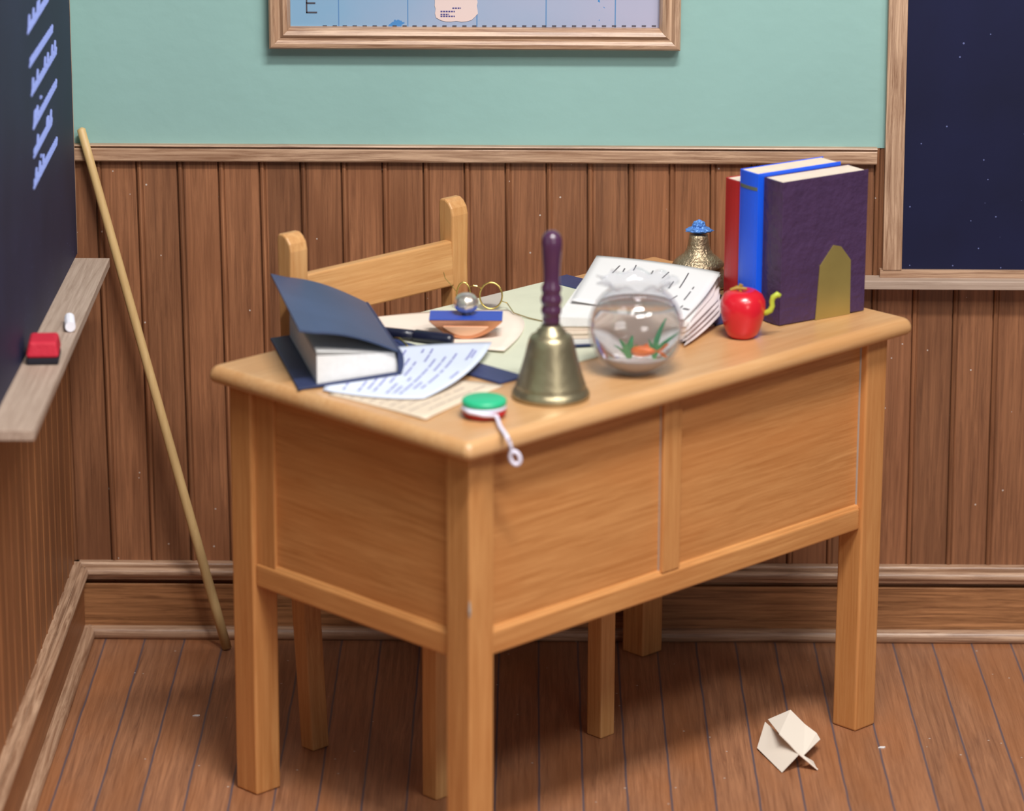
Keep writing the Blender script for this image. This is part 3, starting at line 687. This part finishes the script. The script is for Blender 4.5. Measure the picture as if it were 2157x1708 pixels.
# fish bowl
fc = hz(1338, 783, Z0)
fb = thing('goldfish_bowl', 'round glass goldfish bowl with ruffled rim at the front of the desk', 'fish bowl', fc)
RS = .0785; CZ = .0745
def sph(r, a0, a1, n): return [(r*math.cos(R(a0+(a1-a0)*i/n)), CZ+r*math.sin(R(a0+(a1-a0)*i/n))) for i in range(n+1)]
out = [(0, .0008), (.030, .0008)]+sph(RS, -64, 50, 22)+[(.0455, .137), (.0435, .141), (.047, .146), (.056, .151), (.0635, .154)]
inn = [(.0625, .156), (.054, .1535), (.045, .1485), (.041, .142), (.043, .1355)]+sph(RS-.004, 48, -64, 22)+[(.028, .0055), (0, .0055)]
bm = bmesh.new()
def fr(k, u):
    n = len(out); 
    d = min(abs(k-(n-1)), abs(k-n)); return 1+(max(0, 1-d/3.0))*.10*math.cos(u*2*PI*9)
lathe(bm, out+inn, n=72, fr=fr, cap=False)
for v in bm.verts:
    if v.co.z > .145:
        a = math.atan2(v.co.y, v.co.x); v.co.z += .004*math.sin(a*9)*min(1, (v.co.z-.145)/.006)
obj('bowl', bm, MAT['glass'], fb, smooth=True)
bm = bmesh.new(); lathe(bm, [(0, .0060), (.027, .0060)]+sph(RS-.0048, -60, 34, 18)+[(0, CZ+(RS-.0048)*math.sin(R(34)))], n=56, cap=False); obj('water', bm, MAT['water'], fb, smooth=True)
bm = bmesh.new(); sd = [(0, .0070), (.026, .0070)]+[(p[0]-.0006, p[1]) for p in sph(RS-.0070, -60, -38, 10)]; rl, zl = sd[-1]
lathe(bm, sd+[(rl*.7, zl+.003), (rl*.3, zl+.005), (0, zl+.0055)], n=48, cap=False); obj('gravel', bm, MAT['sand'], fb, smooth=True)
zs = zl+.004
fish = thing('goldfish', 'small orange goldfish inside the glass bowl', 'fish', fc+Vector((.010, -.012, zs+.012)), R(-8))
bm = bmesh.new(); bmesh.ops.create_uvsphere(bm, u_segments=20, v_segments=12, radius=1)
for v in bm.verts: v.co = Vector((v.co.x*.0165, v.co.y*.0052, v.co.z*.0072*(1-.25*v.co.x)))
obj('body', bm, MAT['fish'], fish, smooth=True)
for sgn in (1, -1):
    bm = bmesh.new(); prism(bm, [(.014, -.001*sgn), (.026, .001*sgn), (.036, .010*sgn), (.030, .0105*sgn), (.022, .003*sgn)], lambda p, q, d: (p, d, q), -.0008, .0008); obj('tail_fin', bm, MAT['fish'], fish)
bm = bmesh.new(); prism(bm, [(-.004, .006), (.008, .0055), (.005, .011)], lambda p, q, d: (p, d, q), -.0007, .0007); obj('dorsal_fin', bm, MAT['fish'], fish)
def weed(x, y, blades, label):
    w = thing('water_plant', label, 'plant', fc+Vector((x, y, zs-.001)))
    bm = bmesh.new()
    for (dx, dy, h, wd_) in blades:
        n = 8; prev = None
        for k in range(n+1):
            q = k/n; c_ = Vector((dx*q*q, dy*q, h*q)); ww = wd_*math.sin(PI*(.12+.8*q)); 
            cur = (bm.verts.new(c_+Vector((-ww, 0, 0))), bm.verts.new(c_+Vector((0, -.0009, 0))), bm.verts.new(c_+Vector((ww, 0, 0))), bm.verts.new(c_+Vector((0, .0009, 0))))
            if prev:
                for i in range(4): bm.faces.new((prev[i], prev[(i+1) % 4], cur[(i+1) % 4], cur[i]))
            else: bm.faces.new(cur)
            prev = cur
        bm.faces.new(prev)
    obj('leaves', bm, MAT['plant'], w)
weed(-.008, .0, [(-.012, 0, .026, .004), (.004, .004, .030, .004), (-.002, -.004, .022, .005), (.010, 0, .020, .004), (-.018, .004, .018, .003)], 'bushy green water plant left of the goldfish')
weed(.022, .006, [(.016, 0, .052, .0035), (.038, .0, .036, .004), (-.006, .003, .024, .003)], 'tall-leaved green water plant behind the goldfish')

# yo-yo
yc = hz(1020, 876, Z0)
yy = thing('yoyo', 'green and red yo-yo with white string on the front desk corner', 'yo-yo', yc)
bm = bmesh.new(); lathe(bm, [(0, .0002), (.026, .0002), (.032, .002), (.0352, .007), (.0345, .0125), (.026, .0135), (0, .0135)], n=40); o = obj('lower_half', bm, MAT['yored'], yy, smooth=True); o['label'] = 'red lower disc'
bm = bmesh.new(); lathe(bm, [(0, .0185), (.026, .0185), (.0345, .0195), (.0356, .0235), (.0348, .027), (.0325, .029), (.030, .0300), (0, .0302)], n=40); o = obj('upper_half', bm, MAT['green'], yy, smooth=True); o['label'] = 'green upper disc'
bm = bmesh.new(); lathe(bm, [(0, .013), (.0338, .013), (.0352, .016), (.0342, .019), (0, .019)], n=32); st = obj('wound_string', bm, MAT['string'], yy, smooth=True)
# string that leaves the groove, crosses the desk edge and hangs in front of the leg
ed = hz(1056, 908, Z0+.004)
def hang(px, py, off):   # point on the vertical plane just in front of the long desk edge
    n = V; p0 = DO-V*(tz+off); d = FW*FPX+RT*(px-1078.5)-UP*(py-854); return CAM+d*((p0-CAM).dot(n)/d.dot(n))
pts = [yc+Vector((-.034, -.012, .016)), yc+Vector((-.022, -.030, .0145)), yc+Vector((0, -.0375, .0125)), yc+Vector((.020, -.034, .010)), hz(1054, 900, Z0+.006), hz(1066, 917, Z0+.0045), hz(1072, 928, Z0+.004), hang(1075, 938, .003), hang(1077, 948, .006)]
end = hang(1078, 951, .0065)
bm = bmesh.new(); tube(bm, [p-yc for p in pts], .0033, 8)
lp = [end-yc+Vector((.003+.0075*math.sin(2*PI*i/16)+.004*(1-math.cos(2*PI*i/16))*.5, 0, -.0105+.0105*math.cos(2*PI*i/16))) for i in range(16)]
tube(bm, lp, .0036, 8, closed=True)
obj('string', bm, MAT['string'], yy, smooth=True)

# apple with worm
ac = hz(1563, 710, Z0)
ap = thing('apple', 'shiny red apple with a green worm beside the standing books', 'apple', ac)
bm = bmesh.new()
lathe(bm, [(0, .003), (.010, .0005), (.020, .001), (.0265, .007), (.031, .018), (.0355, .034), (.0385, .050), (.0375, .064), (.032, .075), (.022, .082), (.012, .0825), (.004, .079), (0, .078)], n=40, fr=lambda k, u: 1+.015*math.cos(u*2*PI*5)); obj('fruit', bm, MAT['apple'], ap, smooth=True)
bm = bmesh.new(); tube(bm, [(-.004, 0, .078), (-.006, 0, .086), (-.003, 0, .092)], [.0028, .0034, .004], 8); tube(bm, [(-.022, -.002, .083), (-.010, 0, .086), (.006, -.002, .085)], [.002, .004, .002], 8); obj('stem', bm, MAT['leaf'], ap)
bm = bmesh.new(); tube(bm, [(.034, -.006, .042), (.040, -.010, .046), (.046, -.012, .050), (.049, -.012, .058), (.048, -.012, .066), (.050, -.012, .073), (.057, -.012, .078), (.062, -.012, .075)], [.004, .0048, .005, .0046, .0046, .0050, .0054, .004], 10); o = obj('worm', bm, MAT['worm'], ap, smooth=True); o['label'] = 'yellow-green worm poking out'

# standing books
BY = R(34.3); bd = Vector((math.cos(BY), math.sin(BY), 0)); bn = Vector((-math.sin(BY), math.cos(BY), 0))
def standing(name, label, org, wdt, th, h, mat, band=None):
    """upright book; local x along the cover, y through the thickness, spine at x=0"""
    t = thing(name, label, 'book', org, BY)
    c = .0022
    for y0 in (0, th-c):
        bm = bmesh.new(); box(bm, (.002, y0, 0), (wdt, y0+c, h)); obj('cover', bm, mat, t, bevel=.0008)
    bm = bmesh.new(); sp = [(.004, 0)]+[(.004-.0045*math.sin(PI*i/8), th/2-th/2*math.cos(PI*i/8)) for i in range(9)]+[(.004, th)]
    prism(bm, sp, lambda p, q, d: (p, q, d), 0, h-.0005); s_ = obj('spine', bm, mat, t)
    bm = bmesh.new(); box(bm, (.0035, c, .001), (wdt-.005, th-c, h-.0012)); obj('page_block', bm, MAT['pageswarm'], t)
    if band:
        for z in band:
            bm = bmesh.new(); prism(bm, [(p-.0006 if p < .004 else p, q) for p, q in sp], lambda p, q, d: (p, q, d), z, z+.006); obj('spine_band', bm, plain('olive_band', srgb(88, 96, 84), .5), t)
    return t
bk0 = hz(1640, 688, Z0)+Vector((0, 0, .0016)); T1 = .052
standing('leather_book', 'dark purple leather-bound book, frontmost of the three standing books', bk0, .188, T1, .2500, MAT['purple'])
bk1 = bk0+bn*(T1+.0012)-bd*.012
standing('cloth_book', 'bright blue book standing between the purple and red books', bk1, .182, .050, .256, MAT['blue'], band=(.226, .024))
bk2 = bk1+bn*(.050+.0012)+bd*.004-bd*.0
standing('cloth_book', 'red book standing upright, rearmost of the three standing books', bk2, .165, .044, .232, MAT['red'])
# bookend
def bkl(px, py):
    d = FW*FPX+RT*(px-1078.5)-UP*(py-854); p0 = bk0-bn*.0016; t = (p0-CAM).dot(bn)/d.dot(bn); q = CAM+d*t-Vector((bk0.x, bk0.y, Z0)); return (q.dot(bd), q.z)
be = thing('bookend', 'pointed dull gold metal bookend against the front of the purple book', 'bookend', (bk0.x, bk0.y, Z0), BY)
bm = bmesh.new(); pp = [bkl(1717, 677), bkl(1790, 662), bkl(1792, 547), bkl(1772, 519), bkl(1756, 516), bkl(1727, 561)]
pp[0] = (pp[0][0], .0002); pp[1] = (pp[1][0], .0002)
prism(bm, pp, lambda p, q, d: (p, d, q), -.0020, -.0006); obj('upright_plate', bm, MAT['goldplate'], be)
bm = bmesh.new(); box(bm, (pp[0][0], -.0018, .0001), (pp[1][0], .09, .0012)); obj('foot_plate', bm, MAT['goldplate'], be)

# open book with layered pages
ob = thing('open_book', 'open cream-paged book with loose fanned pages behind the glass bowl', 'book', hz(1300, 650, Z0+.0045))
OB = ob.location.copy(); zl_ = Z0+.0047
FL, FRt, BR, BLf = hz(1172, 668, .807), hz(1454, 676, .789), hz(1518, 578, .795), hz(1256, 548, .806)
def lay(k0, k1, mat, name, inset=0, jit=0):
    bm = bmesh.new()
    c = (FL+FRt+BR+BLf)/4
    def cor(p, k):
        q = c+(p-c)*(1-inset); return Vector((q.x+jit, q.y+jit*.3, zl_+(p.z-zl_)*k))-OB
    hexa(bm, [cor(p, k0) for p in (FL, FRt, BR, BLf)], [cor(p, k1) for p in (FL, FRt, BR, BLf)])
    return obj(name, bm, mat, ob)
lay(0, .07, MAT['navybookin'], 'back_cover', -.02)
ks = [.07, .25, .42, .56, .70, 1.0]
for i, (a, b) in enumerate(zip(ks, ks[1:])):
    lay(a, b-.02 if b < 1 else b, MAT['pages'] if i in (0, 4) else MAT['pageswarm'], 'page_section', [0, .012, .004, .014, .0][i], [0, .002, -.002, .001, 0][i])
    if b < 1: lay(b-.02, b, MAT['brownline'], 'brown_divider', .03)
# top page
f = quad9([[hz(1257, 538, .8165), hz(1385, 551, .8120), hz(1517, 573, .8060)], [hz(1231, 583, .8155), hz(1360, 597, .8060), hz(1486, 622, .8010)], [hz(1203, 632, .8140), hz(1320, 651, .8040), hz(1440, 672, .7960)]])
g = lambda s, t: f(s, t)-OB
bm = bmesh.new(); patch(bm, g, .0012, 16, 16); tpg = obj('top_page', bm, MAT['white'], ob, smooth=True)
bm = bmesh.new()
segs = []
def inv(px, py):
    best = None
    for i in range(41):
        for j in range(41):
            s_, t_ = i/40, j/40; w = f(s_, t_)-CAM; zc = w.dot(FW); x = 1078.5+FPX*w.dot(RT)/zc; y = 854-FPX*w.dot(UP)/zc
            e = (x-px)**2+(y-py)**2
            if best is None or e < best[0]: best = (e, s_, t_)
    return best[1], best[2]
for (x0, y0, x1, y1) in ((1292, 575, 1303, 560), (1310, 572, 1317, 566), (1336, 570, 1343, 560), (1371, 577, 1376, 570), (1394, 586, 1408, 574), (1408, 606, 1419, 593), (1436, 600, 1452, 577), (1432, 607, 1437, 601), (1414, 634, 1424, 622), (1440, 632, 1455, 615), (1456, 608, 1461, 604), (1433, 647, 1438, 643)):
    a = inv(x0, y0); b = inv(x1, y1); segs.append((a[0], a[1], b[0], b[1]))
strokes(bm, g, segs, .0010); obj('text_marks', bm, MAT['inkdark'], tpg)
bm = bmesh.new(); a = inv(1441, 651); b = inv(1453, 655); strokes(bm, g, [(a[0], a[1], b[0], b[1])], .0034); obj('ink_stamp', bm, MAT['inkdark'], tpg)
# fanned pages at the right of the gutter
for k in range(8):
    q = k/7
    a = hz(1441+6*q, 727-36*q, zl_+.002+.030*q); b = hz(1516-3*q, 664-40*q, .772+.018*q)
    c_ = hz(1521-7*q, 642-46*q, .776+.018*q); d_ = hz(1475+6*q, 660-30*q, .762+.028*q)
    if k % 2:
        sh = Vector((-.003, .009, 0)); a += sh; b += sh+Vector((-.004, 0, 0)); c_ += Vector((-.004, 0, 0))
    m1 = (a+b)/2-Vector((0, 0, .004*(1-q)))
    ff = quad9([[a-OB, m1-OB, b-OB], [(a+d_)/2-OB, (a+b+c_+d_)/4-OB, (b+c_)/2-OB], [d_-OB, (c_+d_)/2-OB, c_-OB]])
    bm = bmesh.new(); patch(bm, ff, .0011, 8, 4); obj('fanned_page', bm, MAT['fan'], ob, smooth=True)

# brass ornament at the back with blue foil top
lc = hz(1470, 600, Z0)
lm = thing('brass_desk_bell', 'stepped pitted brass bell with crumpled blue top at the rear desk corner', 'bell', lc)
bm = bmesh.new(); lathe(bm, [(.050, 0), (.0560, .002), (.0570, .006), (.0540, .014), (.0480, .024), (.0430, .031), (.040, .034), (0, .034)], n=48); obj('base', bm, MAT['brassrough'], lm, smooth=True)
bm = bmesh.new(); lathe(bm, [(.030, .034), (.0455, .036), (.0462, .039), (.0430, .044), (.0350, .051), (.0260, .058), (.0215, .066), (.0190, .076), (.0172, .088), (.0165, .093), (0, .093)], n=48); obj('bell_cup', bm, MAT['brassrough'], lm, smooth=True)
bm = bmesh.new(); bmesh.ops.create_icosphere(bm, subdivisions=4, radius=1)
rnd = random.Random(5); ph = [(rnd.uniform(3, 9), rnd.uniform(0, 6), Vector((rnd.uniform(-1, 1), rnd.uniform(-1, 1), rnd.uniform(-1, 1)))) for _ in range(10)]
for v in bm.verts:
    d = v.co.normalized(); w = sum(math.sin(k*2*d.dot(ax)+o_) for k, o_, ax in ph)*.04
    low = max(0, -d.z)
    v.co = Vector((d.x*(.0125+.014*max(0, .5-abs(d.z+.45))*2)*(1+w), d.y*(.0125+.010*max(0, .5-abs(d.z+.45))*2)*(1+w), .106+d.z*.0125*(1+w*.6)))
obj('blue_foil_top', bm, MAT['bluefoil'], lm)

# ------------------------------------------------------------------ folded paper on the floor
oz = .0
def fp(px, py, z): return at(px, py, 2, z)
K = {}
g0_ = fp(1650, 1620, .002)
og = thing('folded_paper', 'small folded cream paper shape lying on the floor right of the desk', 'paper', (g0_.x, g0_.y, 0))
def q3(px, py, z): return fp(px, py, z)-Vector((g0_.x, g0_.y, 0))
def plate(name, pts, th=.0016):
    bm = bmesh.new(); n = len(pts)
    nrm = (pts[1]-pts[0]).cross(pts[2]-pts[0]).normalized()*th
    if nrm.z > 0: nrm = -nrm
    a = [bm.verts.new(p) for p in pts]; b = [bm.verts.new(p+nrm) for p in pts]
    bm.faces.new(a); bm.faces.new(b[::-1])
    for i in range(n): bm.faces.new((a[i], a[(i+1) % n], b[(i+1) % n], b[i]))
    return obj(name, bm, MAT['origami'], og)
s_ = lambda cx, cy: (1560+cx/9.805, 1470+cy/9.805)
GO = Vector((g0_.x, g0_.y, 0))
def onplane(c, tri):
    n = (tri[1]-tri[0]).cross(tri[2]-tri[0]); px, py = s_(*c)
    d = FW*FPX+RT*(px-1078.5)-UP*(py-854); return CAM-GO+d*((tri[0]+GO-CAM).dot(n)/d.dot(n))
bl0 = q3(*s_(845, 1530), .002); bl1 = q3(*s_(340, 1030), .004); notch = q3(*s_(1200, 1155), .030)
TA = (bl0, bl1, notch); rA = onplane((1010, 945), TA); tl0 = onplane((505, 490), TA)
plate('flap', [bl0, notch, rA, tl0, bl1])
cB = q3(*s_(1330, 540), .034); dB = q3(*s_(1300, 1185), .026); TB = (notch, cB, dB)
rB = onplane((1010, 945), TB); k1 = onplane((1030, 240), TB); k2 = onplane((800, 735), TB); dB2 = onplane((1215, 1165), TB)
plate('flap', [notch, rB, k2, k1, cB, dB])
k0 = q3(*s_(565, 440), k1.z-.012)
plate('flap', [k2, k0, k1])
t3 = q3(*s_(1570, 720), .030); t4 = q3(*s_(1645, 850), .022)
plate('flap', [dB, cB, t3, t4])
e0 = q3(*s_(1590, 1480), .002)
plate('flap', [notch, dB, q3(*s_(1500, 1300), .006), e0])
bm = bmesh.new(); tube(bm, [notch, (notch+e0)/2, e0], .0016, 6); obj('folded_edge', bm, MAT['cream'], og)

# small scraps on the floor and a chip on the desk leg
for (px, py, lab) in ((1857, 1574, 'tiny white scrap on the floor just right of the desk leg'), (413, 1507, 'tiny white scrap on the floor between pointer stick and desk')):
    c = at(px, py, 2, .0008); bm = bmesh.new()
    hexa(bm, [(-.0065, -.002, -.0006), (.004, -.003, -.0006), (.007, .001, -.0006), (-.002, .003, -.0006)], [(-.006, -.002, .0012), (.004, -.0028, .0008), (.0066, .001, .0016), (-.002, .0028, .001)])
    o = obj('paper_scrap', bm, MAT['white']); o.location = c; tag(o, lab, 'scrap')
bm = bmesh.new(); tube(bm, [(.002, .002, .455), (.0015, .0015, .465), (.0018, .0018, .482)], [.0016, .0026, .0012], 8); o = obj('wood_chip', bm, MAT['glue'], desk); o['label'] = 'pale chip on the leg corner'

# ------------------------------------------------------------------ light
w = bpy.data.worlds.new('world'); SC.world = w; w.use_nodes = True
w.node_tree.nodes['Background'].inputs[0].default_value = (.80, .88, 1, 1); w.node_tree.nodes['Background'].inputs[1].default_value = .075
TGT = Vector((1.0, -.7, .7))
def area(name, az, el, dist, sx, sy, power, col=(1, .97, .93)):
    ld = bpy.data.lights.new(name, 'AREA'); ld.shape = 'RECTANGLE'; ld.size = sx; ld.size_y = sy; ld.energy = power; ld.color = col
    o = bpy.data.objects.new(name, ld); COL.objects.link(o)
    d = Vector((math.sin(R(az))*math.cos(R(el)), -math.cos(R(az))*math.cos(R(el)), math.sin(R(el))))
    o.location = TGT+d*dist
    o.rotation_euler = (-d).to_track_quat('-Z', 'Y').to_euler()
area('window_light', -13, 52, 4.2, .42, 1.0, 16)
area('ceiling_light', 12, 60, 4.2, 1.4, .24, 172)
area('ceiling_light', 14, 42, 4.2, 1.3, .26, 42)
area('ceiling_light', 12, 68, 4.0, 1.1, .34, 12)
area('side_light', 40, 43, 4.2, .9, .4, 34)
area('room_light', 20, 13, 4.4, 1.1, .8, 16)
SC.view_settings.view_transform = 'Standard'; SC.view_settings.look = 'None'; SC.view_settings.exposure = 0; SC.view_settings.gamma = 1
SC.view_settings.use_curve_mapping = False
